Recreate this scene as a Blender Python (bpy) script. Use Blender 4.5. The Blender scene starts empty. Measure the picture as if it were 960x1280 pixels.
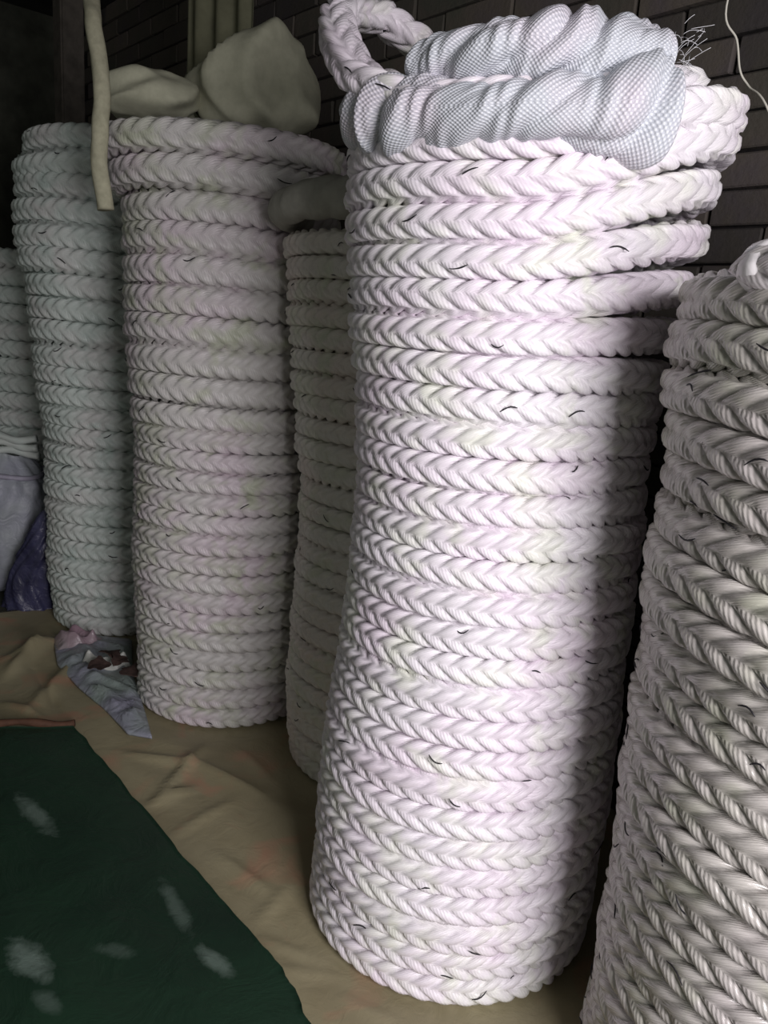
import bpy, bmesh, math, random
import numpy as np
from mathutils import Vector, Matrix
random.seed(7); np.random.seed(7)
S = bpy.context.scene
COL = S.collection
PI = math.pi
R_ = math.radians

# ------------------------------------------------------------------ camera, world, light, exposure
H_CAM, PITCH, ROLL, FPX = 1.38, R_(13.5), R_(4.3), 980.0
fw = np.array([0, math.cos(PITCH), -math.sin(PITCH)])
_r0 = np.array([1.0, 0, 0]); _d0 = np.array([0, -math.sin(PITCH), -math.cos(PITCH)])
rt = math.cos(ROLL)*_r0 - math.sin(ROLL)*_d0
dn = math.cos(ROLL)*_d0 + math.sin(ROLL)*_r0
cam = bpy.data.cameras.new('camera'); camo = bpy.data.objects.new('camera', cam); COL.objects.link(camo)
M = Matrix(((rt[0], -dn[0], -fw[0], 0), (rt[1], -dn[1], -fw[1], 0), (rt[2], -dn[2], -fw[2], H_CAM), (0, 0, 0, 1)))
camo.matrix_world = M
cam.sensor_fit = 'VERTICAL'; cam.sensor_height = 24.0; cam.lens = 24.0*FPX/1280.0
cam.clip_start = 0.05; cam.clip_end = 50
S.camera = camo

S.view_settings.view_transform = 'Standard'; S.view_settings.look = 'None'
S.view_settings.gamma = 1.0; S.view_settings.use_curve_mapping = False
S.view_settings.exposure = 0.0

w = bpy.data.worlds.new('world'); S.world = w; w.use_nodes = True
w.node_tree.nodes['Background'].inputs[0].default_value = (0.88, 0.90, 0.84, 1)
w.node_tree.nodes['Background'].inputs[1].default_value = 0.22

def area(name, loc, target, sx, sy, power, col, spread=180):
    l = bpy.data.lights.new(name, 'AREA'); l.shape = 'RECTANGLE'; l.size = sx; l.size_y = sy
    l.energy = power; l.color = col; l.spread = R_(spread)
    o = bpy.data.objects.new(name, l); COL.objects.link(o); o.location = loc
    o.rotation_euler = (Vector(target)-Vector(loc)).to_track_quat('-Z', 'Y').to_euler()
    return o
# daylight through the wide doorway of the shed, behind the photographer and to the right
area('doorway_daylight', (1.02, -0.72, 1.50), (0.10, 1.9, 0.55), 1.0, 1.2, 51, (1.0, 0.955, 0.99), 150)

def ray(x, y): return fw + rt*(x-480)/FPX + dn*(y-640)/FPX
def ground(x, y, z=0.0):
    q = ray(x, y); t = (z-H_CAM)/q[2]
    return q[0]*t, q[1]*t
def at(x, y, Y):
    q = ray(x, y); t = Y/q[1]
    return (q[0]*t, Y, H_CAM+q[2]*t)

# ------------------------------------------------------------------ helpers
def link(name, verts, faces, mat, parent=None, uv=None, smooth=True):
    me = bpy.data.meshes.new(name)
    verts = np.asarray(verts, dtype=np.float32).reshape(-1, 3)
    if isinstance(faces, np.ndarray):
        nf, k = faces.shape
        me.vertices.add(len(verts)); me.vertices.foreach_set('co', verts.ravel())
        me.loops.add(nf*k); me.loops.foreach_set('vertex_index', faces.astype(np.int32).ravel())
        me.polygons.add(nf); me.polygons.foreach_set('loop_start', np.arange(0, nf*k, k, dtype=np.int32))
        me.update(calc_edges=True); me.validate()
    else:
        me.from_pydata([tuple(v) for v in verts], [], faces); me.update()
    if uv is not None:
        l = me.uv_layers.new(name='UVMap')
        l.data.foreach_set('uv', np.asarray(uv, dtype=np.float32).ravel())
    me.polygons.foreach_set('use_smooth', np.full(len(me.polygons), smooth))
    me.materials.append(mat)
    o = bpy.data.objects.new(name, me); COL.objects.link(o)
    if parent: o.parent = parent
    return o

def tag(o, label=None, cat=None, group=None, kind=None):
    if label: o['label'] = label
    if cat: o['category'] = cat
    if group: o['group'] = group
    if kind: o['kind'] = kind
    return o

def empty(name, loc, **k):
    o = bpy.data.objects.new(name, None); COL.objects.link(o); o.location = loc
    o.empty_display_size = 0.1
    return tag(o, **k)

def grid_faces(nu, nv, wrap_v=False):
    # nu x nv vertices, index = i*nv + j
    i = np.arange(nu-1)[:, None]; j = np.arange(nv if wrap_v else nv-1)[None, :]
    j2 = (j+1) % nv
    a = i*nv+j; b = (i+1)*nv+j; c = (i+1)*nv+j2; d = i*nv+j2
    return np.stack([a, b, c, d], -1).reshape(-1, 4)

def grid_uv(U, V, nu, nv, wrap_v=False):
    # U (nu,nv[+1]) V likewise
    n = nv if wrap_v else nv-1
    a = np.stack([U, V], -1)
    q = np.stack([a[:-1, :n], a[1:, :n], a[1:, 1:n+1], a[:-1, 1:n+1]], 2)
    return q.reshape(-1, 2)

def tube(name, pts, rad, mat, parent=None, seg=8, cap=True, twist_relief=0):
    P = [Vector(p) for p in pts]; n = len(P); vs = []
    rads = rad if hasattr(rad, '__len__') else [rad]*n
    up = Vector((0.31, 0.2, 0.93))
    for i in range(n):
        T = (P[min(i+1, n-1)]-P[max(i-1, 0)]).normalized()
        A = T.cross(up).normalized(); B = T.cross(A)
        for j in range(seg):
            a = 2*PI*j/seg; r = rads[i]*(1+twist_relief*math.sin(3*a+i*0.55))
            vs.append(P[i]+A*r*math.cos(a)+B*r*math.sin(a))
    fs = [tuple(int(q) for q in f) for f in grid_faces(n, seg, True)]
    if cap:
        fs.append(tuple(range(seg))); fs.append(tuple((n-1)*seg+j for j in reversed(range(seg))))
    return link(name, np.array([tuple(v) for v in vs]), fs, mat, parent)

def vnoise(x, seed=0):
    # smooth 1-D noise made of incommensurate sines
    r = np.random.RandomState(seed); y = 0*x
    for k in range(4):
        y = y + math.pow(0.6, k)*np.sin(x*(1.0+1.1*k+r.rand()*0.5)+r.rand()*6.28)
    return y/2.0

# ------------------------------------------------------------------ materials
def new_mat(name):
    m = bpy.data.materials.new(name); m.use_nodes = True
    nt = m.node_tree; b = nt.nodes['Principled BSDF']
    return m, nt, b
def N(nt, t, **k):
    n = nt.nodes.new(t)
    for a, v in k.items(): setattr(n, a, v)
    return n
def mixrgb(nt, fac, c1, c2, blend='MIX'):
    m = N(nt, 'ShaderNodeMix', data_type='RGBA', blend_type=blend)
    for i, v in ((0, fac), (6, c1), (7, c2)):
        if hasattr(v, 'links'): nt.links.new(v, m.inputs[i])
        elif isinstance(v, tuple): m.inputs[i].default_value = v
        else: m.inputs[i].default_value = v
    return m.outputs[2]
def ramp(nt, src, stops):
    r = N(nt, 'ShaderNodeValToRGB'); nt.links.new(src, r.inputs[0])
    e = r.color_ramp.elements
    while len(e) < len(stops): e.new(0.5)
    for q, (p, c) in zip(e, stops):
        q.position = p; q.color = c if isinstance(c, tuple) else (c, c, c, 1)
    return r.outputs[0]
def noise(nt, scale, detail=3, rough=0.5, vec=None, dist=0):
    n = N(nt, 'ShaderNodeTexNoise'); n.inputs['Scale'].default_value = scale
    n.inputs['Detail'].default_value = detail; n.inputs['Roughness'].default_value = rough
    n.inputs['Distortion'].default_value = dist
    if vec is not None: nt.links.new(vec, n.inputs['Vector'])
    return n
def bump(nt, b, h, strength, dist, prev=None):
    n = N(nt, 'ShaderNodeBump'); n.inputs['Strength'].default_value = strength; n.inputs['Distance'].default_value = dist
    nt.links.new(h, n.inputs['Height'])
    if prev is not None: nt.links.new(prev, n.inputs['Normal'])
    nt.links.new(n.outputs[0], b.inputs['Normal'])
    return n.outputs[0]

def rope_mat(name, base, tint_a, tint_b, rough=0.42, yarns=7.0, bstr=0.22, spec=0.5, sheen=0.0):
    m, nt, b = new_mat(name)
    tc = N(nt, 'ShaderNodeTexCoord'); geo = N(nt, 'ShaderNodeNewGeometry')
    n1 = noise(nt, 5.5, 2, 0.5, geo.outputs['Position'])
    n2 = noise(nt, 9.0, 2, 0.6, geo.outputs['Position'], 0.6)
    c = mixrgb(nt, ramp(nt, n1.outputs[0], [(0.42, 0.0), (0.66, 1.0)]), base, tint_a)
    c = mixrgb(nt, ramp(nt, n2.outputs[0], [(0.50, 0.0), (0.72, 1.0)]), c, tint_b)
    # yarn lines: U = float index along the rope, V = plait column
    sep = N(nt, 'ShaderNodeSeparateXYZ'); nt.links.new(tc.outputs['UV'], sep.inputs[0])
    ad = N(nt, 'ShaderNodeMath', operation='MULTIPLY_ADD'); nt.links.new(sep.outputs[1], ad.inputs[0])
    ad.inputs[1].default_value = 0.55; nt.links.new(sep.outputs[0], ad.inputs[2])
    mu = N(nt, 'ShaderNodeMath', operation='MULTIPLY'); nt.links.new(ad.outputs[0], mu.inputs[0]); mu.inputs[1].default_value = yarns*2*PI
    sn = N(nt, 'ShaderNodeMath', operation='SINE'); nt.links.new(mu.outputs[0], sn.inputs[0])
    # second, finer set: filaments twisted across the yarn
    mp = N(nt, 'ShaderNodeMapping'); nt.links.new(tc.outputs['UV'], mp.inputs[0]); mp.inputs['Scale'].default_value = (26, 5, 1)
    mp.inputs['Rotation'].default_value = (0, 0, 0.6)
    nf = noise(nt, 1.0, 3, 0.6, mp.outputs[0])
    hs = N(nt, 'ShaderNodeMath', operation='MULTIPLY_ADD'); nt.links.new(nf.outputs[0], hs.inputs[0]); hs.inputs[1].default_value = 1.6
    nt.links.new(sn.outputs[0], hs.inputs[2])
    bump(nt, b, hs.outputs[0], bstr, 0.0012)
    gr = ramp(nt, nf.outputs[0], [(0.3, (0.86, 0.86, 0.86, 1)), (0.62, (1, 1, 1, 1))])
    c = mixrgb(nt, 1.0, c, gr, 'MULTIPLY')
    nt.links.new(c, b.inputs['Base Color'])
    b.inputs['Roughness'].default_value = rough
    b.inputs['Specular IOR Level'].default_value = spec
    return m

M_ROPE = rope_mat('white_polyester_rope', (0.86, 0.82, 0.86, 1), (0.86, 0.77, 0.85, 1), (0.82, 0.83, 0.75, 1))
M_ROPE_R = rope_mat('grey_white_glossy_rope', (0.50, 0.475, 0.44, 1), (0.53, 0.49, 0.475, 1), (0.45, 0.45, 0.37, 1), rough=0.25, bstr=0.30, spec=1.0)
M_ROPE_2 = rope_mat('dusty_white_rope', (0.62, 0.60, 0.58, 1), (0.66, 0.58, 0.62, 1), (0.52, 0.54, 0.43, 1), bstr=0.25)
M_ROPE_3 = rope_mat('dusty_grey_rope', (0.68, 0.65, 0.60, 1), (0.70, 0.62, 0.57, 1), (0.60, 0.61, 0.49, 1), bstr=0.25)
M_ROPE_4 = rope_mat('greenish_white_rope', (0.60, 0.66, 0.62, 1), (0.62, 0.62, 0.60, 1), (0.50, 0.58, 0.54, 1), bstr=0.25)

def plain(name, col, rough=0.6, nscale=None, var=0.25, spec=0.4, metallic=0):
    m, nt, b = new_mat(name)
    b.inputs['Roughness'].default_value = rough; b.inputs['Specular IOR Level'].default_value = spec
    if nscale:
        geo = N(nt, 'ShaderNodeNewGeometry'); n = noise(nt, nscale, 4, 0.6, geo.outputs['Position'])
        lo = tuple(v*(1-var) for v in col[:3])+(1,); hi = tuple(min(1, v*(1+var)) for v in col[:3])+(1,)
        nt.links.new(ramp(nt, n.outputs[0], [(0.3, lo), (0.7, hi)]), b.inputs['Base Color'])
        bump(nt, b, n.outputs[0], 0.3, 0.004)
    else: b.inputs['Base Color'].default_value = col
    return m
M_YARN = plain('black_marker_yarn', (0.012, 0.011, 0.014, 1), 0.6)

def weave_mat(name, col, tint, cell=0.0040, rough=0.55):
    m, nt, b = new_mat(name)
    tc = N(nt, 'ShaderNodeTexCoord'); geo = N(nt, 'ShaderNodeNewGeometry')
    sep = N(nt, 'ShaderNodeSeparateXYZ'); nt.links.new(tc.outputs['UV'], sep.inputs[0])
    s = []
    for i in (0, 1):
        mu = N(nt, 'ShaderNodeMath', operation='MULTIPLY'); nt.links.new(sep.outputs[i], mu.inputs[0]); mu.inputs[1].default_value = PI/cell
        sn = N(nt, 'ShaderNodeMath', operation='SINE'); nt.links.new(mu.outputs[0], sn.inputs[0]); s.append(sn.outputs[0])
    pr = N(nt, 'ShaderNodeMath', operation='MULTIPLY'); nt.links.new(s[0], pr.inputs[0]); nt.links.new(s[1], pr.inputs[1])
    n = noise(nt, 7, 2, 0.5, geo.outputs['Position'])
    c = mixrgb(nt, ramp(nt, n.outputs[0], [(0.45, 0.0), (0.62, 1.0)]), col, tint)
    g = ramp(nt, pr.outputs[0], [(0.0, (0.70, 0.71, 0.74, 1)), (0.5, (1, 1, 1, 1))])
    c = mixrgb(nt, 1.0, c, g, 'MULTIPLY')
    nt.links.new(c, b.inputs['Base Color'])
    bump(nt, b, pr.outputs[0], 0.55, 0.0015)
    b.inputs['Roughness'].default_value = rough
    return m
M_WRAP = weave_mat('white_woven_wrap', (0.74, 0.765, 0.80, 1), (0.80, 0.745, 0.80, 1))
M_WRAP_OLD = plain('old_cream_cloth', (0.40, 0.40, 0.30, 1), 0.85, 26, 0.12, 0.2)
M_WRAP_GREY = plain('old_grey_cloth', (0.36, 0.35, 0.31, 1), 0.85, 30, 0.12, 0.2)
M_FUZZ = plain('frayed_fibre', (0.72, 0.72, 0.74, 1), 0.5)
M_STRING = plain('pale_string', (0.62, 0.60, 0.52, 1), 0.7)

# ------------------------------------------------------------------ the setting
RN = np.array([0.743, 0.668]); RT = np.array([-0.669, 0.744])      # across / along the row of coils
WALL = 1.98
def rowpt(t, n): return (RT[0]*t+RN[0]*n, RT[1]*t+RN[1]*n)

def brick_mat():
    m, nt, b = new_mat('sooty_brick')
    geo = N(nt, 'ShaderNodeNewGeometry'); n = noise(nt, 4, 5, 0.65, geo.outputs['Position'])
    n2 = noise(nt, 60, 4, 0.6, geo.outputs['Position'])
    oi = N(nt, 'ShaderNodeObjectInfo')
    c = ramp(nt, n.outputs[0], [(0.25, (0.052, 0.058, 0.044, 1)), (0.5, (0.078, 0.068, 0.056, 1)), (0.75, (0.066, 0.056, 0.066, 1))])
    r = ramp(nt, oi.outputs['Random'], [(0.0, (0.55, 0.55, 0.55, 1)), (1.0, (1.25, 1.2, 1.15, 1))])
    c = mixrgb(nt, 1.0, c, r, 'MULTIPLY')
    nt.links.new(c, b.inputs['Base Color']); bump(nt, b, n2.outputs[0], 0.6, 0.004)
    b.inputs['Roughness'].default_value = 0.85
    return m
M_BRICK = brick_mat()
M_MORTAR = plain('dark_mortar', (0.016, 0.014, 0.014, 1), 0.95, 40, 0.3, 0.2)
M_CONC = plain('dark_concrete', (0.055, 0.058, 0.045, 1), 0.9, 9, 0.35, 0.2)
M_CEIL = plain('sooty_ceiling', (0.03, 0.03, 0.028, 1), 0.95, 6, 0.3, 0.2)

def prism(name, corners, z0, z1, mat, kind=None):
    n = len(corners)
    vs = [(x, y, z0) for x, y in corners]+[(x, y, z1) for x, y in corners]
    fs = [tuple(reversed(range(n))), tuple(range(n, 2*n))]+[(i, (i+1) % n, n+(i+1) % n, n+i) for i in range(n)]
    o = link(name, vs, fs, mat, smooth=False)
    if kind: o['kind'] = kind
    return o
T0, T1, CEILZ = -1.7, 5.3, 3.0
prism('floor', [rowpt(T0, WALL+0.2), rowpt(T1, WALL+0.2), rowpt(T1, -2.6), rowpt(T0, -2.6)], -0.12, -0.004, M_CONC, 'structure')
wb = prism('wall_back', [rowpt(T0, WALL+0.2), rowpt(T1, WALL+0.2), rowpt(T1, WALL+0.012), rowpt(T0, WALL+0.012)], -0.004, CEILZ, M_MORTAR, 'structure')
prism('wall_left', [rowpt(T1, WALL+0.2), rowpt(T1+0.15, WALL+0.2), rowpt(T1+0.15, -2.6), rowpt(T1, -2.6)], -0.12, CEILZ, M_CONC, 'structure')
prism('ceiling', [rowpt(T0, WALL+0.2), rowpt(T1+0.15, WALL+0.2), rowpt(T1+0.15, -2.6), rowpt(T0, -2.6)], CEILZ, CEILZ+0.1, M_CEIL, 'structure')

# bricks of the back wall: the ones seen above the coils are single bricks
BL, BH, BJ = 0.29, 0.088, 0.009
def brick_mesh(seed):
    r = random.Random(seed); bm = bmesh.new()
    bmesh.ops.create_cube(bm, size=1.0)
    for v in bm.verts:
        v.co.x *= BL-BJ; v.co.y *= 0.03; v.co.z *= BH-BJ
        v.co += Vector((r.uniform(-1, 1)*0.004, r.uniform(-1, 1)*0.003, r.uniform(-1, 1)*0.003))
    bmesh.ops.bevel(bm, geom=list(bm.edges), offset=0.004, segments=1, affect='EDGES')
    me = bpy.data.meshes.new('brick'); bm.to_mesh(me); bm.free(); me.materials.append(M_BRICK)
    return me
bmeshes = [brick_mesh(i) for i in range(6)]
ang = math.atan2(RT[1], RT[0])
slots = []
rows = int(CEILZ/BH)
for k in range(rows):
    z = BH*(k+0.5)
    off = (k % 2)*BL*0.5
    t = T0+BL*0.5+off
    while t < T1-BL*0.5:
        slots.append((t, z)); t += BL
def vis_weight(t, z):
    x, y = rowpt(t, WALL)
    v = np.array([x, y, z-H_CAM]); zz = v@fw
    if zz <= 0.1: return 99
    px = 480+FPX*(v@rt)/zz; py = 640+FPX*(v@dn)/zz
    if px < -60 or px > 1040 or py < -70 or py > 420: return 50+zz
    return zz
slots.sort(key=lambda s: vis_weight(*s))
singles, rest = slots[:290], slots[290:]
for t, z in singles:
    o = bpy.data.objects.new('brick', random.choice(bmeshes)); COL.objects.link(o); o.parent = wb
    x, y = rowpt(t, WALL+random.uniform(-0.004, 0.003)+0.004)
    o.location = (x, y, z); o.rotation_euler = (0, random.uniform(-0.006, 0.006), ang)
vs, fs = [], []
for t, z in rest:
    b0 = len(vs); a, c = (BL-BJ)/2, (BH-BJ)/2
    for n_ in (WALL-0.010, WALL+0.016):
        for dt, dz in ((-a, -c), (a, -c), (a, c), (-a, c)):
            x, y = rowpt(t+dt, n_); vs.append((x, y, z+dz))
    for f in ((0, 1, 2, 3), (0, 4, 5, 1), (1, 5, 6, 2), (2, 6, 7, 3), (3, 7, 4, 0)): fs.append(tuple(b0+q for q in f))
o = link('brick', vs, fs, M_BRICK, wb, smooth=False); o['kind'] = 'stuff'

# ------------------------------------------------------------------ plaited rope coils
COLS = 6
def interp(f, knots):
    k = np.array(knots); return np.interp(f, k[:, 0], k[:, 1])

class Coil:
    """A rope laid turn on turn. zc, cx, cy, rad: knots over the turn number f."""
    def __init__(s, c0, zk, dxk, dyk, Rk, ra, rb, pitch, lifts=(), wob=0.004, seed=1, ramp0=0.8, roll=(285, 0.0)):
        s.roll = roll
        s.c0 = c0; s.zk = zk; s.dxk = dxk; s.dyk = dyk; s.Rk = Rk; s.ra = ra; s.rb = rb; s.p = pitch
        s.lifts = lifts; s.wob = wob; s.seed = seed; s.ramp0 = ramp0
    def theta(s, f): return PI/2+0.35+2*PI*f
    def fz(s, f):
        k = np.floor(f); fr = f-k
        t = np.clip((fr-s.ramp0)/(1-s.ramp0), 0, 1); t = t*t*(3-2*t)
        return k+t
    def pos(s, f):
        f = np.asarray(f, dtype=float); th = s.theta(f); g = s.fz(f)
        R = interp(g, s.Rk)+s.wob*vnoise(f*5.3, s.seed)+s.wob*0.8*vnoise(f*0.9*2*PI, s.seed+5)-s.ra
        x = s.c0[0]+interp(g, s.dxk)+R*np.cos(th); y = s.c0[1]+interp(g, s.dyk)+R*np.sin(th)
        z = interp(g, s.zk)+0.004*np.sin(th*2+s.seed)*np.clip(g/4, 0, 1)
        for (dirdeg, power, kn, rk) in s.lifts:
            wgt = np.clip(np.cos(th-R_(dirdeg)), 0, 1)**power
            a = interp(f, kn); b = interp(f, rk)
            z = z+a*wgt
            x = x+b*wgt*np.cos(th); y = y+b*wgt*np.sin(th)
        return np.stack([x, y, z], -1)
    def half(s, f):
        # half height of the rope: it fills the pitch of its own layer
        g = s.fz(f); d = (interp(g+0.5, s.zk)-interp(g-0.5, s.zk))
        end = np.minimum(g+0.5, s.zk[-1][0])-np.maximum(g-0.5, 0)
        return np.maximum(0.57*d/np.maximum(end, 0.3), 0.8*s.rb)
    def frame(s, f):
        e = 1e-3; P = s.pos(f); T = s.pos(f+e)-s.pos(f-e); T /= np.linalg.norm(T, axis=-1, keepdims=True)
        th = s.theta(f); Nn = np.stack([np.cos(th), np.sin(th), 0*th], -1)
        B = np.cross(T, Nn); B /= np.linalg.norm(B, axis=-1, keepdims=True)
        Nn = np.cross(B, T)
        return P, T, Nn, B
    def surf(s, f, a, extra=0.0):
        P, T, Nn, B = s.frame(f)
        return P+Nn*((s.ra+extra)*np.cos(a))[..., None]+B*((s.half(f)+extra)*np.sin(a))[..., None]

def braid_turn(coil, f0, f1, npitch, per, sub, mat, parent, twist0, amp=0.29, kslant=1.05, name='rope_turn', cap_end=False, cap_start=False):
    """One turn of plaited rope: six columns of slanted floats, the grid sheared so its lines follow the floats."""
    nu = npitch*per+1; nv = COLS*sub
    i = np.arange(nu)[:, None]; j = np.arange(nv+1)[None, :]
    ph = i/per                                   # float index along the turn
    c = j//sub; u = (j % sub)/sub                # column and place across it
    c = np.minimum(c, COLS-1); u = np.where(j == nv, 1.0, u)
    sgn = np.where(c % 2 == 0, 1.0, -1.0)
    shear = sgn*kslant*(u-0.5)                   # meets its neighbour at each column edge
    f = f0+(ph+shear)/npitch*(f1-f0)
    fr = (ph+np.where(c % 2 == 0, 0.0, 0.5)) % 1.0
    crown = np.clip(1-(2*fr-1)**2, 0, 1)**0.68
    prof = np.clip(np.sin(PI*np.clip(u*0.94+0.03, 0, 1)), 0, 1)**0.5
    h = (0.06+0.94*crown)*(0.36+0.64*prof)
    fo = (ph+np.where(c % 2 == 0, 0.5, 0.0)) % 1.0
    ed = 0.10+0.30*0.5*(crown+np.clip(1-(2*fo-1)**2, 0, 1)**0.5)
    h = np.where((u == 0) | (u == 1), ed, h)
    a = 2*PI*(j/nv)+twist0+0.0*f
    # the plait rolls a little along its length, and by one column on the far right flank
    thd = np.degrees(coil.theta(f)) % 360
    roll = coil.roll[1]*np.clip((thd-coil.roll[0])/45.0, 0, 1)*np.clip((360-thd)/30.0, 0, 1)
    a = a+R_(60)*roll+0.28*np.sin(f*2*PI*0.37+coil.seed)
    # ropes pressed on one another are squarish
    sc = (1-amp+amp*h)
    ca, sa = np.cos(a), np.sin(a)
    q = (np.abs(ca)**3.4+np.abs(sa)**3.4)**(-1/3.4)
    P, T, Nn, B = coil.frame(f)
    V = P+Nn*(coil.ra*sc*q*ca)[..., None]+B*(coil.half(f)*sc*q*sa)[..., None]
    V = V[:, :nv]
    faces = grid_faces(nu, nv, True)
    uv = grid_uv(ph+np.where(c % 2 == 0, 0.0, 0.5)+0*u, (c+u)*1.0+0*ph, nu, nv, True)
    verts = V.reshape(-1, 3)
    ends = []
    if cap_end: ends.append(((nu-1)*nv, V[-1].mean(0), 1))
    if cap_start: ends.append((0, V[0].mean(0), 0))
    for base, cpt, fl in ends:
        ci = len(verts); verts = np.vstack([verts, cpt[None]])
        jj = np.arange(nv); j2 = (jj+1) % nv
        tri = np.stack([base+jj, base+j2, np.full(nv, ci), np.full(nv, ci)], -1)
        # quads need four different corners: use a ring of half quads instead
        mid = (V[-1] if fl else V[0])*0.5+cpt*0.5
        mi = len(verts); verts = np.vstack([verts, mid])
        quad = np.stack([base+jj, base+j2, mi+j2, mi+jj], -1)
        faces = np.vstack([faces, quad]); uv = np.vstack([uv, np.zeros((nv*4, 2))])
        e = nv//2
        qs = [(mi+k_, mi+k_+1, mi+(nv-2-k_), mi+(nv-1-k_)) for k_ in range(nv//2-1)]
        qs = np.array(qs); faces = np.vstack([faces, qs]); uv = np.vstack([uv, np.zeros((len(qs)*4, 2))])
    return link(name, verts, faces, mat, parent, uv)

def marker(coil, f, a, npitch, parent, length=0.9, rad=0.0014):
    n = 6
    ff = f+np.linspace(-0.5, 0.5, n)*length/npitch
    aa = a+random.choice((-0.14, -0.05, 0.08, 0.16))*np.sin(np.linspace(0, PI, n))+random.uniform(-0.5, 0.5)*np.linspace(-0.5, 0.5, n)
    P = coil.surf(ff, aa, 0.0012)
    return tube('marker_yarn', P, [rad*0.5, rad, rad, rad, rad, rad*0.5], M_YARN, parent, seg=5)

def build_coil(name, coil, nturn, npitch, per, sub, mat, root_kw, nmark, front=(200, 330), amp=0.29, extra=0.0, markr=0.0014, lowback=False):
    root = empty(name, (coil.c0[0], coil.c0[1], 0), **root_kw)
    rng = random.Random(coil.seed)
    for k in range(nturn):
        last = (k == nturn-1)
        f1 = k+1
        npk = npitch
        if last and extra: f1 = k+extra; npk = int(npitch*extra)
        t = braid_turn(coil, k, f1, npk, per, sub, mat, root, 0.0, amp=amp, cap_end=last, cap_start=(k == 0))
        t.matrix_parent_inverse = root.matrix_world.inverted() if False else Matrix.Translation((-coil.c0[0], -coil.c0[1], 0))
        for m in range(nmark if rng.random() < nmark/(nmark+0.3) else 0):
            d = R_(rng.uniform(*front)); f = k+((d-PI/2-0.35) % (2*PI))/(2*PI)
            if f > f1-0.03: continue
            mk = marker(coil, f, rng.uniform(-0.9, 0.9), npitch, t, rng.uniform(0.35, 0.85), markr)
            mk.matrix_parent_inverse = Matrix.Translation((coil.c0[0], coil.c0[1], 0)) @ Matrix.Translation((-coil.c0[0], -coil.c0[1], 0)) @ Matrix.Translation((0, 0, 0))
    return root
GR = 'standing coils of thick braided rope'

# --- the big white coil in the middle
main = Coil((0.24, 1.69),
    zk=[(0, 0.040), (10, 0.040+0.0645*10), (18, 0.040+0.0645*18-0.01), (25, 1.620), (26, 1.685), (27, 1.745), (28, 1.80), (29, 1.86)],
    dxk=[(0, -0.012), (8, 0.0), (15, 0.008), (21, -0.006), (25, -0.012), (29, -0.01)], dyk=[(0, 0), (29, 0)],
    Rk=[(0, 0.345), (6, 0.343), (11, 0.325), (16, 0.313), (19, 0.322), (21, 0.340), (25, 0.357), (29, 0.357)],
    ra=0.0385, rb=0.0350, pitch=0.035,
    lifts=[(-8, 1.5, [(0, 0), (20.9, 0), (21.9, 0.028), (23, 0.058), (24, 0.088), (25, 0.118), (26, 0.135), (27, 0.09), (29, 0.03)],
                     [(0, 0), (21, 0.0), (23, 0.004), (24, 0.022), (25, 0.022), (26, 0.045), (26.6, 0.045), (27, 0.0), (29, 0.0)]),
           (0, 0, [(0, 0), (26.84, 0), (26.97, 0.14), (27.03, 0.23), (27.10, 0.275), (27.16, 0.24), (27.21, 0.15), (27.26, 0.06), (27.33, 0), (29, 0)],
                  [(0, 0), (26.95, 0), (27.06, 0.04), (27.12, 0.075), (27.18, 0.075), (27.25, 0.045), (27.35, 0.0), (29, 0)])],
    wob=0.0045, seed=3, roll=(285, 1.0))
MAIN = build_coil('rope_coil', main, 28, 46, 6, 5, M_ROPE,
    dict(label='tallest, brightest white coil of braided rope, standing in the middle with cloth round its top', cat='rope', group=GR), 2, front=(190, 350), extra=0.57)

# --- the glossy coil cut by the right edge of the frame
right = Coil((0.80, 1.18),
    zk=[(0, 0.040), (22, 0.040+0.0670*22)], dxk=[(0, 0.0), (12, -0.0), (23, -0.015)], dyk=[(0, 0), (23, 0)],
    Rk=[(0, 0.352), (3, 0.348), (7, 0.350), (9, 0.362), (10, 0.352), (14, 0.368), (16, 0.360), (20, 0.375), (23, 0.375)],
    ra=0.0385, rb=0.0355, pitch=0.035,
    lifts=[(280, 1.3, [(0, 0), (12, -0.02), (20, -0.03), (23, -0.03)], [(0, 0), (23, 0)])],
    wob=0.006, seed=8)
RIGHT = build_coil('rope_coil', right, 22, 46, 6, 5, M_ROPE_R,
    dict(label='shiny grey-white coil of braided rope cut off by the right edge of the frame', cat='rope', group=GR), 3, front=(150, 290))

# --- the coils behind, running back to the left
second = Coil((-0.545, 2.72),
    zk=[(0, 0.042), (15, 0.042+0.067*15), (24, 1.845), (26, 2.01)], dxk=[(0, 0), (12, -0.008), (19, -0.02), (22.5, -0.022), (24, -0.055), (26, -0.055)], dyk=[(0, 0), (26, 0)],
    Rk=[(0, 0.330), (8, 0.332), (14, 0.325), (18, 0.345), (22.6, 0.352), (23.2, 0.40), (26, 0.40)],
    ra=0.042, rb=0.0385, pitch=0.04, lifts=[(0, 1, [(0, 0), (24, 0.0), (25, 0.02)], [(0, 0), (1, 0)])], wob=0.006, seed=12)
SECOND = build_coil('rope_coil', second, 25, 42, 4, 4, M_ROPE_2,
    dict(label='dusty pale coil of braided rope carrying two cream cloth bundles on its top', cat='rope', group=GR), 1, front=(200, 310), markr=0.0017)

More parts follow.
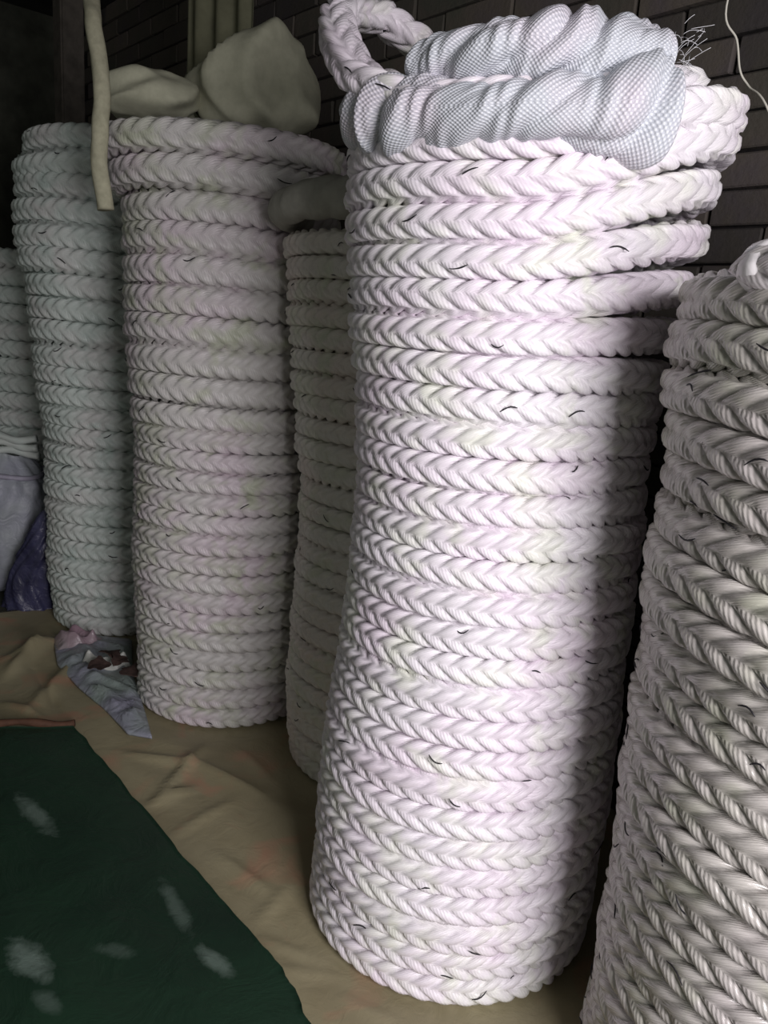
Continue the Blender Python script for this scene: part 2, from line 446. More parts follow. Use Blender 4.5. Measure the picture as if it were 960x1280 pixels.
third = Coil((0.05, 2.37),
    zk=[(0, 0.036), (26, 1.63)], dxk=[(0, 0), (14, 0), (20, -0.035), (26, -0.05)], dyk=[(0, 0), (26, 0)],
    Rk=[(0, 0.315), (3, 0.33), (14, 0.315), (20, 0.33), (26, 0.345)],
    ra=0.035, rb=0.0325, pitch=0.036, wob=0.006, seed=19)
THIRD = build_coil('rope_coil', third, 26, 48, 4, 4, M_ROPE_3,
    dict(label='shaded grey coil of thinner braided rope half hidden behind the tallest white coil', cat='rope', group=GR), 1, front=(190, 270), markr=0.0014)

leftc = Coil((-1.17, 3.40),
    zk=[(0, 0.042), (14, 0.042+0.080*14), (23, 1.97), (25, 2.13)], dxk=[(0, 0), (13, -0.02), (17, -0.04), (20, -0.07), (21.5, -0.05), (22.6, -0.08), (23.6, -0.00), (25, 0.0)], dyk=[(0, 0), (24, 0)],
    Rk=[(0, 0.31), (10, 0.315), (17, 0.345), (18, 0.36), (19.5, 0.35), (20.5, 0.34), (21.5, 0.36), (22.3, 0.34), (24, 0.30), (25, 0.28)],
    ra=0.046, rb=0.0435, pitch=0.042,
    lifts=[(200, 1.5, [(0, 0), (20, 0), (21.9, 0.0), (22.2, -0.03), (24, -0.02)], [(0, 0), (24, 0)])], wob=0.009, seed=25)
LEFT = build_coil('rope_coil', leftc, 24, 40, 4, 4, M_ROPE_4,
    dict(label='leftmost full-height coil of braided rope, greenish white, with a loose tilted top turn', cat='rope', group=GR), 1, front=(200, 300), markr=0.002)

far = Coil((-1.80, 4.12),
    zk=[(0, 0.042), (19, 1.63)], dxk=[(0, 0), (18, 0.0)], dyk=[(0, 0), (18, 0)],
    Rk=[(0, 0.33), (18, 0.34)], ra=0.045, rb=0.043, pitch=0.042, wob=0.009, seed=31)
FAR = build_coil('rope_coil', far, 19, 38, 4, 3, M_ROPE_4,
    dict(label='dim coil of rope farthest back, showing at the left edge behind the leftmost tall coil', cat='rope', group=GR), 0)

# ------------------------------------------------------------------ cloth wrapped round the top turns
def wrap_tube(name, center, path, mat, parent, n=260, m=48, seed=0, amp=0.009, dens=26.0, sag=None):
    """path(theta)-> R, z, rad_r, rad_z ; a gathered sleeve of cloth round a turn of rope"""
    t0, t1 = path['range']
    th = np.linspace(R_(t0), R_(t1), n)[:, None]; ph = np.linspace(0, 2*PI, m+1)[None, :]
    kn = path['knots']; k = np.array(kn); d = np.degrees(th)
    Rr = np.interp(d, k[:, 0], k[:, 1]); Z = np.interp(d, k[:, 0], k[:, 2]); a = np.interp(d, k[:, 0], k[:, 3]); b = np.interp(d, k[:, 0], k[:, 4])
    # soften the linear knots
    def sm(v):
        q = v[:, 0].copy(); ker = np.hanning(25); ker /= ker.sum()
        return np.convolve(np.pad(q, 12, mode='edge'), ker, 'valid')[:, None]
    Rr, Z, a, b = sm(Rr), sm(Z), sm(a), sm(b)
    s = th*dens
    w1 = s-3*ph+1.8*np.sin(th*8+seed*2.1)+0.7*np.sin(2*ph+th*5)
    r1 = np.abs(np.sin(w1*0.5))**0.75
    w2 = s*0.6-1*ph*2+2.2*np.sin(th*6+1.7*seed)+0.8*np.sin(ph)
    r2 = np.abs(np.sin(w2*0.5+1))**0.7
    w3 = s*2.6-4*ph+2*np.sin(th*17+np.sin(ph))
    mod = 0.65+0.35*np.sin(th*5+seed+1.3*np.cos(ph))
    D = amp*(1.9*r1*mod+1.1*r2-1.9+0.22*np.sin(w3)*r1)
    endt = np.clip((th-th[0])/0.10, 0, 1)**0.5*np.clip((th[-1]-th)/0.045, 0, 1)**0.5
    endt = np.maximum(endt, 0.02)
    rr = (a+D)*endt*np.cos(ph); rz = (b+D)*endt*np.sin(ph)
    if sag is not None: rz = np.where(np.sin(ph) < 0, rz*sag, rz)
    x = center[0]+(Rr+rr)*np.cos(th); y = center[1]+(Rr+rr)*np.sin(th); z = Z+rz
    V = np.stack([x, y, z], -1)[:, :m]
    U = (th*0.36)+0*ph+0.25*D; W = ph*0.058+0*th
    return link(name, V.reshape(-1, 3), grid_faces(n, m, True), mat, parent, grid_uv(U, W, n, m, True))

wr = empty('wrapping_cloth', (0.24, 1.35, 1.76), label='crumpled white woven cloth sleeve wrapped round the top turns of the tallest white coil', cat='cloth')
inv = Matrix.Translation((-0.24, -1.35, -1.76))
MC = (0.235, 1.69)
o = wrap_tube('lower_fold', MC, dict(range=(191, 296), knots=[
    # deg, R, z, rad radial, rad z
    (180, 0.335, 1.770, 0.040, 0.045), (200, 0.345, 1.745, 0.048, 0.060), (225, 0.345, 1.722, 0.050, 0.056), (250, 0.345, 1.716, 0.052, 0.050),
    (275, 0.350, 1.724, 0.055, 0.056), (283, 0.355, 1.728, 0.060, 0.068), (291, 0.362, 1.735, 0.062, 0.082), (300, 0.365, 1.745, 0.058, 0.080)]), M_WRAP, wr, seed=1.0, amp=0.0110, dens=24)
o.matrix_parent_inverse = inv
o = wrap_tube('upper_fold', MC, dict(range=(219, 297), knots=[
    (200, 0.315, 1.800, 0.035, 0.035), (218, 0.318, 1.80, 0.040, 0.038), (240, 0.322, 1.808, 0.05, 0.048), (270, 0.325, 1.818, 0.052, 0.050),
    (295, 0.335, 1.820, 0.056, 0.052), (310, 0.350, 1.822, 0.056, 0.050), (320, 0.360, 1.82, 0.050, 0.05)]), M_WRAP, wr, seed=2.7, amp=0.0110, dens=25)
o.matrix_parent_inverse = inv
# frayed fibres at the right end of the sleeve
vs, fs = [], []
rg = random.Random(4)
ex, ey = MC[0]+0.385*math.cos(R_(296)), MC[1]+0.385*math.sin(R_(296))
for k in range(34):
    p = Vector((ex+rg.uniform(-0.01, 0.02), ey+rg.uniform(-0.02, 0.03), 1.80+rg.uniform(-0.03, 0.05)))
    v = Vector((rg.uniform(0.1, 0.7), rg.uniform(-0.2, 0.4), rg.uniform(-0.2, 1.0))).normalized()*rg.uniform(0.006, 0.010)
    c = Vector((rg.uniform(-1, 1), 0, rg.uniform(-1, 0.4)))*0.004
    prev = None
    for i in range(7):
        w_ = 0.0004
        b0 = len(vs); vs += [p+Vector((w_, 0, 0)), p+Vector((-w_, w_, 0)), p+Vector((0, -w_, w_))]
        if prev is not None:
            for q in range(3): fs.append((prev+q, prev+(q+1) % 3, b0+(q+1) % 3, b0+q))
        prev = b0; p = p+v*0.6; v = v+c*0.5+Vector((rg.uniform(-1, 1), rg.uniform(-1, 1), rg.uniform(-1, 1)))*0.0006
o = link('frayed_fibres', np.array([tuple(v) for v in vs]), fs, M_FUZZ, wr); o['kind'] = 'stuff'; o.matrix_parent_inverse = inv

# grey cloth round the top turn of the third coil
wt = empty('cloth_sleeve', (-0.05, 2.02, 1.66), label='plain grey cloth sleeve round the top turn of the shaded coil behind the tallest one', cat='cloth')
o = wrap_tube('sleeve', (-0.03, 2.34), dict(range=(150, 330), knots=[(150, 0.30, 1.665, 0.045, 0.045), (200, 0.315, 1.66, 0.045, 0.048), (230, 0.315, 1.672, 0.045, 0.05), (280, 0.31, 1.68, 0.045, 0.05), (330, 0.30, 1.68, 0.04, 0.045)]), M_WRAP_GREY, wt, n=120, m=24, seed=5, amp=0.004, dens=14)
o.matrix_parent_inverse = Matrix.Translation((0.05, -2.02, -1.66))

# ------------------------------------------------------------------ cloth bundles on the second coil
def bundle(name, c, rx, ry, rz, rot, seed, mat, folds=9, amp=0.10, peak=0.0, label=None, nu=44, nv=64):
    th = np.linspace(0, PI, nu)[:, None]; ph = np.linspace(0, 2*PI, nv, endpoint=False)[None, :]
    r = 1+amp*0.55*(1-2*np.abs(np.sin(ph*folds*0.5+1.3*np.sin(th*3+seed)+0.8*np.sin(ph*2+seed))))*np.sin(th)
    r = r+amp*0.7*np.sin(ph*3+seed+2*th)*np.sin(th)+amp*0.6*np.sin(th*5+ph*2+seed*1.7)*np.sin(th)
    x = rx*r*np.sin(th)*np.cos(ph); y = ry*r*np.sin(th)*np.sin(ph)
    cz = np.cos(th); z = rz*r*np.sign(cz)*np.abs(cz)**0.8
    z = np.where(z < 0, z*0.75, z)+peak*np.clip(cz, 0, 1)*np.cos(ph-0.0)*np.sin(th)*2
    cr, sr = math.cos(rot), math.sin(rot)
    V = np.stack([x*cr-y*sr, x*sr+y*cr, z], -1)
    o = link(name, V.reshape(-1, 3), grid_faces(nu, nv, True), mat)
    o.location = c
    if label: tag(o, label, 'cloth', 'cloth bundles on the second coil')
    return o
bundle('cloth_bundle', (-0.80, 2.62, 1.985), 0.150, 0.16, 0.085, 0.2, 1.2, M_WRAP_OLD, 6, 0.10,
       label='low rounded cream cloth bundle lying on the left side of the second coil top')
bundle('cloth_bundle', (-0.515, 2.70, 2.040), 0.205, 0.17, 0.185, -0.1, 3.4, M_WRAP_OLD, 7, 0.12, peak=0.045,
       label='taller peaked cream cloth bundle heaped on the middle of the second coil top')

# ------------------------------------------------------------------ hanging things
def curve_pts(ctrl, n=40):
    P = [Vector(c) for c in ctrl]; out = []
    for i in range(len(P)-1):
        p0, p1, p2, p3 = P[max(i-1, 0)], P[i], P[i+1], P[min(i+2, len(P)-1)]
        m = max(2, n//(len(P)-1))
        for k in range(m):
            t = k/m
            out.append(0.5*((2*p1)+(p2-p0)*t+(2*p0-5*p1+4*p2-p3)*t*t+(3*p1-p0-3*p2+p3)*t**3))
    out.append(P[-1]); return out
pts = curve_pts([(-1.02, 2.60, 3.0), at(112, -40, 2.55), at(117, 30, 2.45), at(127, 100, 2.40), at(126, 150, 2.38), at(124, 200, 2.37), at(132, 262, 2.36)], 60)
o = tube('hanging_rope', pts, 0.023, plain('yellowed_rope', (0.36, 0.35, 0.25, 1), 0.8, 50, 0.15, 0.2), seg=14, twist_relief=0.06)
tag(o, 'thick pale rope hanging from the ceiling down the left side of the second coil', 'rope')
pts = curve_pts([(0.665, 1.80, 3.0), (0.662, 1.80, 2.75), (0.655, 1.80, 2.5), (0.648, 1.80, 2.25), at(908, 8, 1.79), at(921, 50, 1.78), at(925, 88, 1.77), at(936, 108, 1.76), at(962, 142, 1.70), (0.80, 1.66, 1.60), (0.815, 1.70, 1.40)], 80)
tag(tube('hanging_string', pts, 0.0022, M_STRING, seg=6), 'thin pale string hanging in front of the dark brick wall at upper right', 'string')

# olive sheet hanging behind the cloth bundles, dark post to the left
def sheet(name, p0, p1, z0, z1, mat, folds, amp, label, cat, th=0.004, n=60, m=20):
    p0 = Vector(p0); p1 = Vector(p1); d = (p1-p0); nn = Vector((-d.y, d.x)).normalized()
    vs = []
    for side in (0, 1):
        for i in range(n):
            for j in range(m):
                t = i/(n-1); s = j/(m-1)
                q = p0+d*t+nn*(amp*math.sin(t*folds*2*PI+0.6*math.sin(s*3))*(1-0.3*s)+side*th)
                vs.append((q.x, q.y, z0+(z1-z0)*s+0.01*math.sin(t*9)*(1-s)))
    f = grid_faces(n, m); k = n*m
    fs = [tuple(map(int, q)) for q in f]+[tuple(int(k+v) for v in reversed(q)) for q in f]
    for i in range(n-1):
        for j in (0, m-1): fs.append((i*m+j, (i+1)*m+j, k+(i+1)*m+j, k+i*m+j))
    for j in range(m-1):
        for i in (0, n-1): fs.append((i*m+j, i*m+j+1, k+i*m+j+1, k+i*m+j))
    return tag(link(name, vs, fs, mat), label, cat)
a0 = at(232, 60, 3.17); a1 = at(312, 60, 2.98)
sheet('hanging_sheet', (a0[0], a0[1]), (a1[0], a1[1]), 1.95, 2.99, plain('olive_sheet', (0.14, 0.14, 0.09, 1), 0.9, 14, 0.2, 0.2), 3, 0.018,
      'dull olive sheet hanging behind the peaked cloth bundle', 'cloth')
b0 = at(86, 60, 3.75)
def box_post(x, y, s, z0, z1, mat):
    bm = bmesh.new(); bmesh.ops.create_cube(bm, size=1)
    for v in bm.verts: v.co = Vector((v.co.x*s, v.co.y*s, z0+(v.co.z+0.5)*(z1-z0)))
    bmesh.ops.bevel(bm, geom=list(bm.edges), offset=0.008, segments=2, affect='EDGES')
    me = bpy.data.meshes.new('wooden_post'); bm.to_mesh(me); bm.free(); me.materials.append(mat)
    o = bpy.data.objects.new('wooden_post', me); COL.objects.link(o); o.location = (x, y, 0); o.rotation_euler = (0, 0, ang); return o
tag(box_post(b0[0], b0[1], 0.10, -0.004, 2.998, plain('dark_wood', (0.07, 0.062, 0.052, 1), 0.85, 18, 0.3, 0.2)),
    'dark wooden post standing behind the leftmost full-height coil', 'post')

# ------------------------------------------------------------------ short loose rope end lying on the right coil
endc = Coil((0.80, 1.18), zk=[(0, 1.484), (1, 1.484)], dxk=[(0, 0), (1, 0)], dyk=[(0, 0), (1, 0)], Rk=[(0, 0.388), (0.25, 0.388), (0.45, 0.38), (1, 0.37)],
    ra=0.037, rb=0.040, pitch=0.035, wob=0.002, seed=2)
endc.half = lambda f: 0.034+0.0*f
we = empty('rope_end', (0.55, 0.93, 1.51), label='short glossy rope end lying on top of the coil cut by the right edge', cat='rope end')
M_END = rope_mat('filmed_rope', (0.66, 0.62, 0.62, 1), (0.70, 0.64, 0.66, 1), (0.58, 0.58, 0.52, 1), rough=0.2, bstr=0.25, spec=1.0)
o = braid_turn(endc, 0.245, 0.60, 16, 6, 5, M_END, we, 0.0, amp=0.22, name='plait', cap_end=True, cap_start=True)
o.matrix_parent_inverse = Matrix.Translation((-0.55, -0.93, -1.51))
th_ = [endc.pos(np.array([0.238+0.006*i]))[0] for i in range(4)]
o = tube('film_band', th_, [0.028, 0.036, 0.038, 0.036], plain('clear_film', (0.66, 0.64, 0.64, 1), 0.25, 45, 0.08, 0.8), we, seg=20, twist_relief=0.02)
o.matrix_parent_inverse = Matrix.Translation((-0.55, -0.93, -1.51))

# ------------------------------------------------------------------ ground sheets
COILS = [(0.228, 1.69, 0.36), (0.80, 1.18, 0.37), (-0.545, 2.72, 0.35), (0.02, 2.34, 0.34), (-1.17, 3.40, 0.33), (-1.80, 4.12, 0.35)]
def clear_of(x, y, pad=0.10):
    m = np.ones_like(x)
    for cx, cy, r in COILS:
        d = np.sqrt((x-cx)**2+(y-cy)**2); m = np.minimum(m, np.clip((d-r)/pad, 0, 1))
    return m
def tan_mat():
    m, nt, b = new_mat('tan_tarpaulin')
    geo = N(nt, 'ShaderNodeNewGeometry'); n = noise(nt, 3.2, 4, 0.6, geo.outputs['Position']); n2 = noise(nt, 5.5, 3, 0.5, geo.outputs['Position'], 0.8)
    c = ramp(nt, n.outputs[0], [(0.3, (0.25, 0.215, 0.125, 1)), (0.7, (0.33, 0.295, 0.185, 1))])
    c = mixrgb(nt, ramp(nt, n2.outputs[0], [(0.56, 0.0), (0.72, 0.75)]), c, (0.40, 0.22, 0.14, 1))
    nt.links.new(c, b.inputs['Base Color']); b.inputs['Roughness'].default_value = 0.55
    n3 = noise(nt, 14, 4, 0.6, geo.outputs['Position'], 1.2); bump(nt, b, n3.outputs[0], 0.15, 0.02)
    return m
def crease(X, Y, p, q, hgt, wid):
    (x0, y0), (x1, y1) = p, q; dx, dy = x1-x0, y1-y0; L2 = dx*dx+dy*dy
    t = np.clip(((X-x0)*dx+(Y-y0)*dy)/L2, 0, 1)
    d = np.hypot(X-x0-t*dx, Y-y0-t*dy)
    return hgt*np.exp(-(d/wid)**1.4)*np.sin(PI*np.clip(t*0.9+0.05, 0, 1))
def ground_sheet(name, quad, nu, nv, zf, mat, edge_noise=0.0, thick=0.003):
    q = [np.array(c) for c in quad]
    u = np.linspace(0, 1, nu)[:, None]; v = np.linspace(0, 1, nv)[None, :]
    X = (1-u)*(1-v)*q[0][0]+u*(1-v)*q[1][0]+u*v*q[2][0]+(1-u)*v*q[3][0]
    Y = (1-u)*(1-v)*q[0][1]+u*(1-v)*q[1][1]+u*v*q[2][1]+(1-u)*v*q[3][1]
    e = edge_noise*(np.exp(-u/0.03)*0+1)
    X = X+e*vnoise(Y*6+1, 3)*1.0; Y = Y+e*vnoise(X*5+2, 4)
    Z = zf(X, Y)
    top = np.stack([X, Y, Z], -1).reshape(-1, 3); bot = top.copy(); bot[:, 2] -= thick
    f = grid_faces(nu, nv); k = nu*nv
    rim = []
    for i in range(nu-1):
        for j in (0, nv-1): rim.append((i*nv+j, (i+1)*nv+j, k+(i+1)*nv+j, k+i*nv+j))
    for j in range(nv-1):
        for i in (0, nu-1): rim.append((i*nv+j, i*nv+j+1, k+i*nv+j+1, k+i*nv+j))
    F = np.vstack([f[:, ::-1] if False else f, (f+k)[:, ::-1], np.array(rim)])
    return link(name, np.vstack([top, bot]), F, mat)
CR = [((30, 900), (110, 815), .022, .035), ((5, 850), (60, 800), .03, .04), ((40, 835), (75, 895), -.012, .014), ((0, 830), (90, 800), .02, .03),
      ((190, 1010), (260, 930), .014, .018), ((150, 945), (250, 960), .012, .02), ((180, 1010), (250, 985), .012, .015), ((300, 940), (360, 990), .012, .025),
      ((230, 950), (330, 1000), .010, .02), ((320, 1160), (380, 1090), .012, .016), ((330, 1180), (440, 1215), .010, .016), ((210, 1050), (300, 1000), .008, .02),
      ((350, 1215), (500, 1230), .012, .016), ((410, 1240), (520, 1290), .012, .02), ((270, 1070), (350, 1130), .008, .02), ((60, 905), (0, 880), .012, .02)]
CRG = [(ground(*a), ground(*b), h_*1.35, w_*0.8) for a, b, h_, w_ in CR]
def tan_z(X, Y):
    z = 0.010+0.005*np.sin(X*7+2*np.sin(Y*3))*np.sin(Y*6+X)+0.003*np.sin(X*23+Y*17+2*np.sin(Y*9))
    for a, b, h_, w_ in CRG: z = z+crease(X, Y, a, b, h_, w_)
    z = np.maximum(z, 0.002)
    m = clear_of(X, Y)
    return 0.001+(z)*m
o = ground_sheet('ground_tarpaulin', [(-1.95, 2.98), (-0.62, 0.55), (1.65, 1.75), (-0.75, 4.1)], 170, 190, tan_z, tan_mat(), 0.015)
tag(o, 'wrinkled tan tarpaulin with reddish stains spread under the rope coils', 'tarpaulin')

def green_mat():
    m, nt, b = new_mat('green_tarpaulin')
    geo = N(nt, 'ShaderNodeNewGeometry'); n = noise(nt, 3.0, 4, 0.6, geo.outputs['Position'])
    c = ramp(nt, n.outputs[0], [(0.3, (0.010, 0.026, 0.016, 1)), (0.7, (0.016, 0.044, 0.024, 1))])
    # worn pale rub marks at fixed places on the sheet
    wn = noise(nt, 28, 4, 0.65, geo.outputs['Position'], 0.5)
    for (px, py, qx, qy, wd, st) in ((28, 1012, 62, 1048, .028, .75), (22, 1200, 52, 1232, .034, .95), (255, 1205, 282, 1228, .022, .8), (205, 1120, 236, 1180, .02, .5), (50, 1262, 70, 1278, .02, .4), (130, 1200, 160, 1206, .02, .3)):
        g0, g1 = ground(px, py), ground(qx, qy)
        cx, cy = (g0[0]+g1[0])/2, (g0[1]+g1[1])/2
        L = math.hypot(g1[0]-g0[0], g1[1]-g0[1])/2+wd; an = math.atan2(g1[1]-g0[1], g1[0]-g0[0])
        mp = N(nt, 'ShaderNodeMapping', vector_type='TEXTURE'); nt.links.new(geo.outputs['Position'], mp.inputs[0])
        mp.inputs['Location'].default_value = (cx, cy, 0); mp.inputs['Rotation'].default_value = (0, 0, an); mp.inputs['Scale'].default_value = (L, wd, 1.0)
        gr = N(nt, 'ShaderNodeVectorMath', operation='LENGTH'); nt.links.new(mp.outputs[0], gr.inputs[0])
        ml = N(nt, 'ShaderNodeMath', operation='MULTIPLY_ADD'); nt.links.new(wn.outputs[0], ml.inputs[0]); ml.inputs[1].default_value = 1.3; nt.links.new(gr.outputs['Value'], ml.inputs[2])
        fac = ramp(nt, ml.outputs[0], [(0.0, st), (0.45, st*0.8)]); 
        r = N(nt, 'ShaderNodeMapRange'); nt.links.new(ml.outputs[0], r.inputs[0]); r.inputs[1].default_value = 1.0; r.inputs[2].default_value = 1.75; r.inputs[3].default_value = st; r.inputs[4].default_value = 0.0
        c = mixrgb(nt, r.outputs[0], c, (0.14, 0.19, 0.16, 1))
    nt.links.new(c, b.inputs['Base Color']); b.inputs['Roughness'].default_value = 0.5; b.inputs['Specular IOR Level'].default_value = 0.3
    n3 = noise(nt, 9, 4, 0.6, geo.outputs['Position'], 1.0); bump(nt, b, n3.outputs[0], 0.35, 0.02)
    return m
g = [ground(-330, 930), ground(96, 920), ground(402, 1320), ground(-420, 1500)]
def green_z(X, Y):
    return tan_z(X, Y)*0.5+0.026+0.004*np.sin(X*9+Y*4)*np.sin(Y*8)
# bowed right edge: a polygon sheet with its long edge following the photograph's slight curve
def green_sheet():
    nu, nv = 70, 80
    edge = [ground(*p) for p in ((92, 918), (125, 955), (175, 1015), (235, 1090), (300, 1165), (350, 1225), (372, 1262), (392, 1310))]
    back = [ground(*p) for p in ((-330, 932), (-340, 1000), (-350, 1060), (-360, 1120), (-370, 1190), (-380, 1260), (-390, 1300), (-400, 1360))]
    t = np.linspace(0, 1, nv); tk = np.linspace(0, 1, len(edge))
    E = np.stack([np.interp(t, tk, [e[i] for e in edge]) for i in (0, 1)], -1)+0.004*np.stack([vnoise(t*40, 1), vnoise(t*33, 2)], -1)
    B = np.stack([np.interp(t, tk, [e[i] for e in back]) for i in (0, 1)], -1)
    s = np.linspace(0, 1, nu)[:, None, None]
    XY = B[None]*(1-s)+E[None]*s
    X, Y = XY[..., 0], XY[..., 1]; Z = green_z(X, Y)
    top = np.stack([X, Y, Z], -1).reshape(-1, 3); bot = top.copy(); bot[:, 2] -= 0.004
    f = grid_faces(nu, nv); k = nu*nv; rim = []
    for i in range(nu-1):
        for j in (0, nv-1): rim.append((i*nv+j, (i+1)*nv+j, k+(i+1)*nv+j, k+i*nv+j))
    for j in range(nv-1):
        for i in (0, nu-1): rim.append((i*nv+j, i*nv+j+1, k+i*nv+j+1, k+i*nv+j))
    return link('body', np.vstack([top, bot]), np.vstack([f, (f+k)[:, ::-1], np.array(rim)]), green_mat()), B[0], E[0]
gt = empty('green_tarpaulin', (-0.6, 1.7, 0), label='dark green tarpaulin with pale worn marks and a reddish hem at lower left', cat='tarpaulin')
gb, c0_, c1_ = green_sheet()
gb.name = 'tarpaulin_sheet'; gb.parent = gt; gb.matrix_parent_inverse = Matrix.Translation((0.6, -1.7, 0))
hem = [(c0_[0]+(c1_[0]-c0_[0])*t, c0_[1]+(c1_[1]-c0_[1])*t) for t in np.linspace(0, 1, 50)]
hp = [(x, y+0.01, float(green_z(np.array(x), np.array(y)))+0.006+0.005*math.sin(i*0.5)) for i, (x, y) in enumerate(hem)]
o = tube('hem', hp, [0.012*(1+0.2*math.sin(i*0.9)) for i in range(len(hp))], plain('reddish_hem', (0.10, 0.05, 0.032, 1), 0.7, 30, 0.25, 0.2), seg=10)
o.scale = (1, 1, 1); o['label'] = 'rolled reddish-brown hem'; o.parent = gt; o.matrix_parent_inverse = Matrix.Translation((0.6, -1.7, 0))

# ------------------------------------------------------------------ crumpled pale plastic bag between the coils, with dry leaves
def film_mat(name, c1, c2, rough=0.3, scale=5):
    m, nt, b = new_mat(name)
    geo = N(nt, 'ShaderNodeNewGeometry'); n = noise(nt, scale, 3, 0.5, geo.outputs['Position'])
    nt.links.new(ramp(nt, n.outputs[0], [(0.38, c1), (0.62, c2)]), b.inputs['Base Color'])
    n3 = noise(nt, 16, 3, 0.5, geo.outputs['Position'], 1.5); bump(nt, b, n3.outputs[0], 0.4, 0.02)
    b.inputs['Roughness'].default_value = rough; return m
def crumpled(name, outline, hgt, mat, seed, n=44, rings=20, zb=0.012):
    """a low crumpled heap of film with a closed underside"""
    P = np.array([ground(*p) for p in outline]); c = P.mean(0)
    L = len(P); t = np.linspace(0, L, n*2, endpoint=False)
    Q = np.stack([np.interp(t, np.arange(L+1), np.append(P[:, i], P[0, i])) for i in (0, 1)], -1)
    s = np.linspace(1, 0.02, rings)[:, None, None]
    XY = c+(Q-c)[None]*s; X, Y = XY[..., 0], XY[..., 1]
    e = np.clip((1-s[..., 0])*3.0, 0, 1)
    a = np.arctan2(Y-c[1], X-c[0])
    rgd = 1-np.abs(np.sin(X*21+Y*13+seed+2*np.sin(Y*17))); rg2 = 1-np.abs(np.sin(Y*33-X*19+seed*2+1.5*np.sin(X*20)))
    Z = zb+e*hgt*(0.30+0.45*rgd+0.30*rg2)
    V = np.stack([X, Y, Z], -1).reshape(-1, 3)
    nv = n*2
    F = grid_faces(rings, nv, True)
    B = np.stack([Q[:, 0], Q[:, 1], np.full(nv, zb-0.008)], -1)
    k = len(V); jj = np.arange(nv); j2 = (jj+1) % nv
    F2 = np.stack([jj, j2, k+j2, k+jj], -1)
    V = np.vstack([V, B, [[c[0], c[1], zb-0.008]]])
    return link(name, V, [tuple(map(int, q)) for q in F]+[tuple(map(int, q)) for q in F2]+[tuple(int(k+q) for q in jj)]+[tuple(int((rings-1)*nv+q) for q in reversed(jj))], mat)
pb = empty('plastic_bag', (*ground(140, 870), 0), label='crumpled pale blue-grey and lilac plastic bag on the tarpaulin between the two left coils', cat='bag')
gx, gy = ground(140, 870); pinv = Matrix.Translation((-gx, -gy, 0))
for nm, ol, hg, mt, sd in (
    ('bag_film', [(68, 812), (110, 800), (165, 806), (166, 850), (182, 900), (190, 930), (160, 925), (132, 895), (100, 868), (72, 838)], 0.040, film_mat('bluegrey_film', (0.25, 0.30, 0.28, 1), (0.27, 0.27, 0.34, 1)), 1.0),
    ('bag_fold', [(98, 838), (130, 840), (158, 832), (166, 845), (150, 852), (112, 850)], 0.075, film_mat('white_film', (0.50, 0.52, 0.48, 1), (0.56, 0.56, 0.52, 1), 0.35), 2.2),
    ('bag_flap', [(66, 806), (88, 800), (130, 806), (126, 816), (90, 822), (72, 822)], 0.065, film_mat('pinkish_film', (0.34, 0.22, 0.27, 1), (0.30, 0.26, 0.27, 1), 0.35), 4.1)):
    o = crumpled(nm, ol, hg, mt, sd, zb=0.026); o.parent = pb; o.matrix_parent_inverse = pinv
# dry dark leaves lying on the bag
mleaf = plain('dry_leaf', (0.055, 0.035, 0.03, 1), 0.8, 60, 0.4, 0.2)
def leaf_mesh():
    ol = []; 
    for i in range(11):
        t = i/10; wdt = 0.42*math.sin(PI*t)**0.8*(1+0.25*math.sin(t*14))
        ol.append((t, wdt))
    vs = []; 
    for z in (0, -0.03):
        for t, wd in ol: vs += [(t-0.5, wd, z+0.18*wd+0.10*math.sin(t*5)), (t-0.5, 0, z+0.10*math.sin(t*5)), (t-0.5, -wd, z+0.22*wd+0.10*math.sin(t*5))]
    fs = []
    for i in range(10):
        for k in (0, 1):
            a = i*3+k; fs.append((a, a+3, a+4, a+1)); fs.append((33+a+1, 33+a+4, 33+a+3, 33+a))
        fs.append((i*3, 33+i*3, 33+i*3+3, i*3+3)); fs.append((i*3+2, i*3+5, 33+i*3+5, 33+i*3+2))
    me = bpy.data.meshes.new('dry_leaf'); me.from_pydata(vs, [], fs); me.materials.append(mleaf); return me
lm = leaf_mesh()
for (px, py, s, rz, lb) in ((124, 832, 0.085, 0.3, 'dark dry curled leaf at the left on the pale plastic bag'), (137, 818, 0.095, 2.5, 'larger dark dry leaf lying against the foot of the leftmost coil'),
                        (150, 826, 0.075, 1.2, 'small dark dry leaf in the middle of the plastic bag'), (168, 838, 0.11, -0.9, 'dark dry leaf by the foot of the second coil')):
    x, y = ground(px, py, 0.09); o = bpy.data.objects.new('dry_leaf', lm); COL.objects.link(o)
    o.location = (x, y, 0.092); o.scale = (s, s, s); o.rotation_euler = (0.25, -0.2, rz); tag(o, lb, 'leaf', 'dry leaves on the plastic bag')

# ------------------------------------------------------------------ sack and blue bag at the left edge
sx, sy = ground(2, 752)
sk = empty('standing_sack', (sx-0.07, sy+0.24, 0), label='white woven sack standing at the left edge beneath the dim far coil', cat='sack')
nu, nv = 46, 72
u = np.linspace(0, 1, nu)[:, None]; a = np.linspace(0, 2*PI, nv, endpoint=False)[None, :]
z = u*0.66
rad = 0.185*(0.92+0.14*np.sin(PI*np.clip(u*1.05, 0, 1)))*np.where(u > 0.80, 1-(u-0.80)*2.6, 1.0)*(np.clip(u/0.05, 0, 1)**0.3*0.3+0.7)
rad = rad*(1+0.035*(1-2*np.abs(np.sin(a*6+2*np.sin(u*4))))+0.05*(u > 0.72)*np.sin(a*11+u*8)+0.02*np.sin(u*26+3*np.sin(a*2)))
V = np.stack([rad*1.05*np.cos(a), rad*0.9*np.sin(a), z+0.01*np.sin(a*3)*u], -1).reshape(-1, 3)
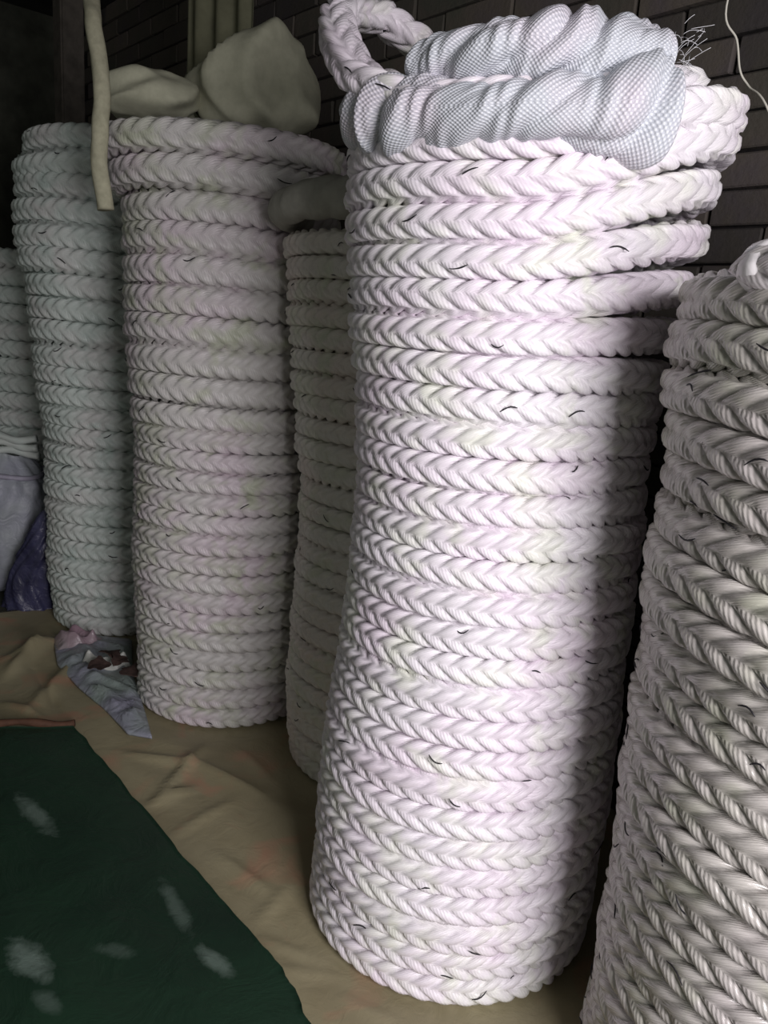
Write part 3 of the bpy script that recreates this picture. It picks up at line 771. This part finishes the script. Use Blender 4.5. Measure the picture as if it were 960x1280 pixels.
F = [tuple(map(int, q)) for q in grid_faces(nu, nv, True)]+[tuple(range(nv))[::-1], tuple((nu-1)*nv+j for j in range(nv))]
o = link('sack_body', V, F, film_mat('white_sack', (0.34, 0.37, 0.38, 1), (0.36, 0.37, 0.44, 1), 0.5), sk)
tp = [(0.165*math.cos(t)*1.05, 0.165*math.sin(t)*0.9, 0.565+0.008*math.sin(3*t)) for t in np.linspace(0, 2*PI, 40)]
o = tube('tie_band', tp, 0.012, plain('lilac_band', (0.36, 0.34, 0.42, 1), 0.5, 40, 0.1), sk, seg=8)
# short dark rope ends resting on the sack mouth
re_ = empty('rope_scrap', (sx, sy+0.14, 0.655), label='short scrap of braided rope with dark flecks on top of the white sack', cat='rope')
for i in range(3):
    zz = 0.665-sy*0+i*0.034
    pp = [(-0.10+0.20*t, 0.015*math.sin(t*3+i), 0.02+0.034*i+0.01*math.sin(t*5+i)) for t in np.linspace(0, 1, 14)]
    tube('rope_piece', pp, 0.017, M_ROPE_4, re_, seg=10, twist_relief=0.12)
re_.location = (sx+0.02, sy+0.16, 0.655)

bx, by = ground(38, 756)
nu, nv = 36, 60
u = np.linspace(0, 1, nu)[:, None]; a = np.linspace(0, 2*PI, nv, endpoint=False)[None, :]
rr = (0.115*(1-u)**0.55+0.004)*(1+0.10*(1-2*np.abs(np.sin(a*4.5+3*np.sin(u*5))))+0.06*np.sin(a*3+u*9))
V = np.stack([rr*np.cos(a)+0.10*u**1.3, rr*0.62*np.sin(a), u*0.47+0.012*np.sin(a*5)*(1-u)*np.clip(u*6, 0, 1)], -1).reshape(-1, 3)
F = [tuple(map(int, q)) for q in grid_faces(nu, nv, True)]+[tuple(range(nv))[::-1], tuple((nu-1)*nv+j for j in range(nv))]
o = link('blue_bag', V, F, film_mat('dark_blue_film', (0.022, 0.022, 0.055, 1), (0.05, 0.05, 0.11, 1), 0.4, 9))
o.location = (bx, by-0.02, 0.0)
tag(o, 'dark blue plastic bag slumped between the white sack and the leftmost tall coil', 'bag')
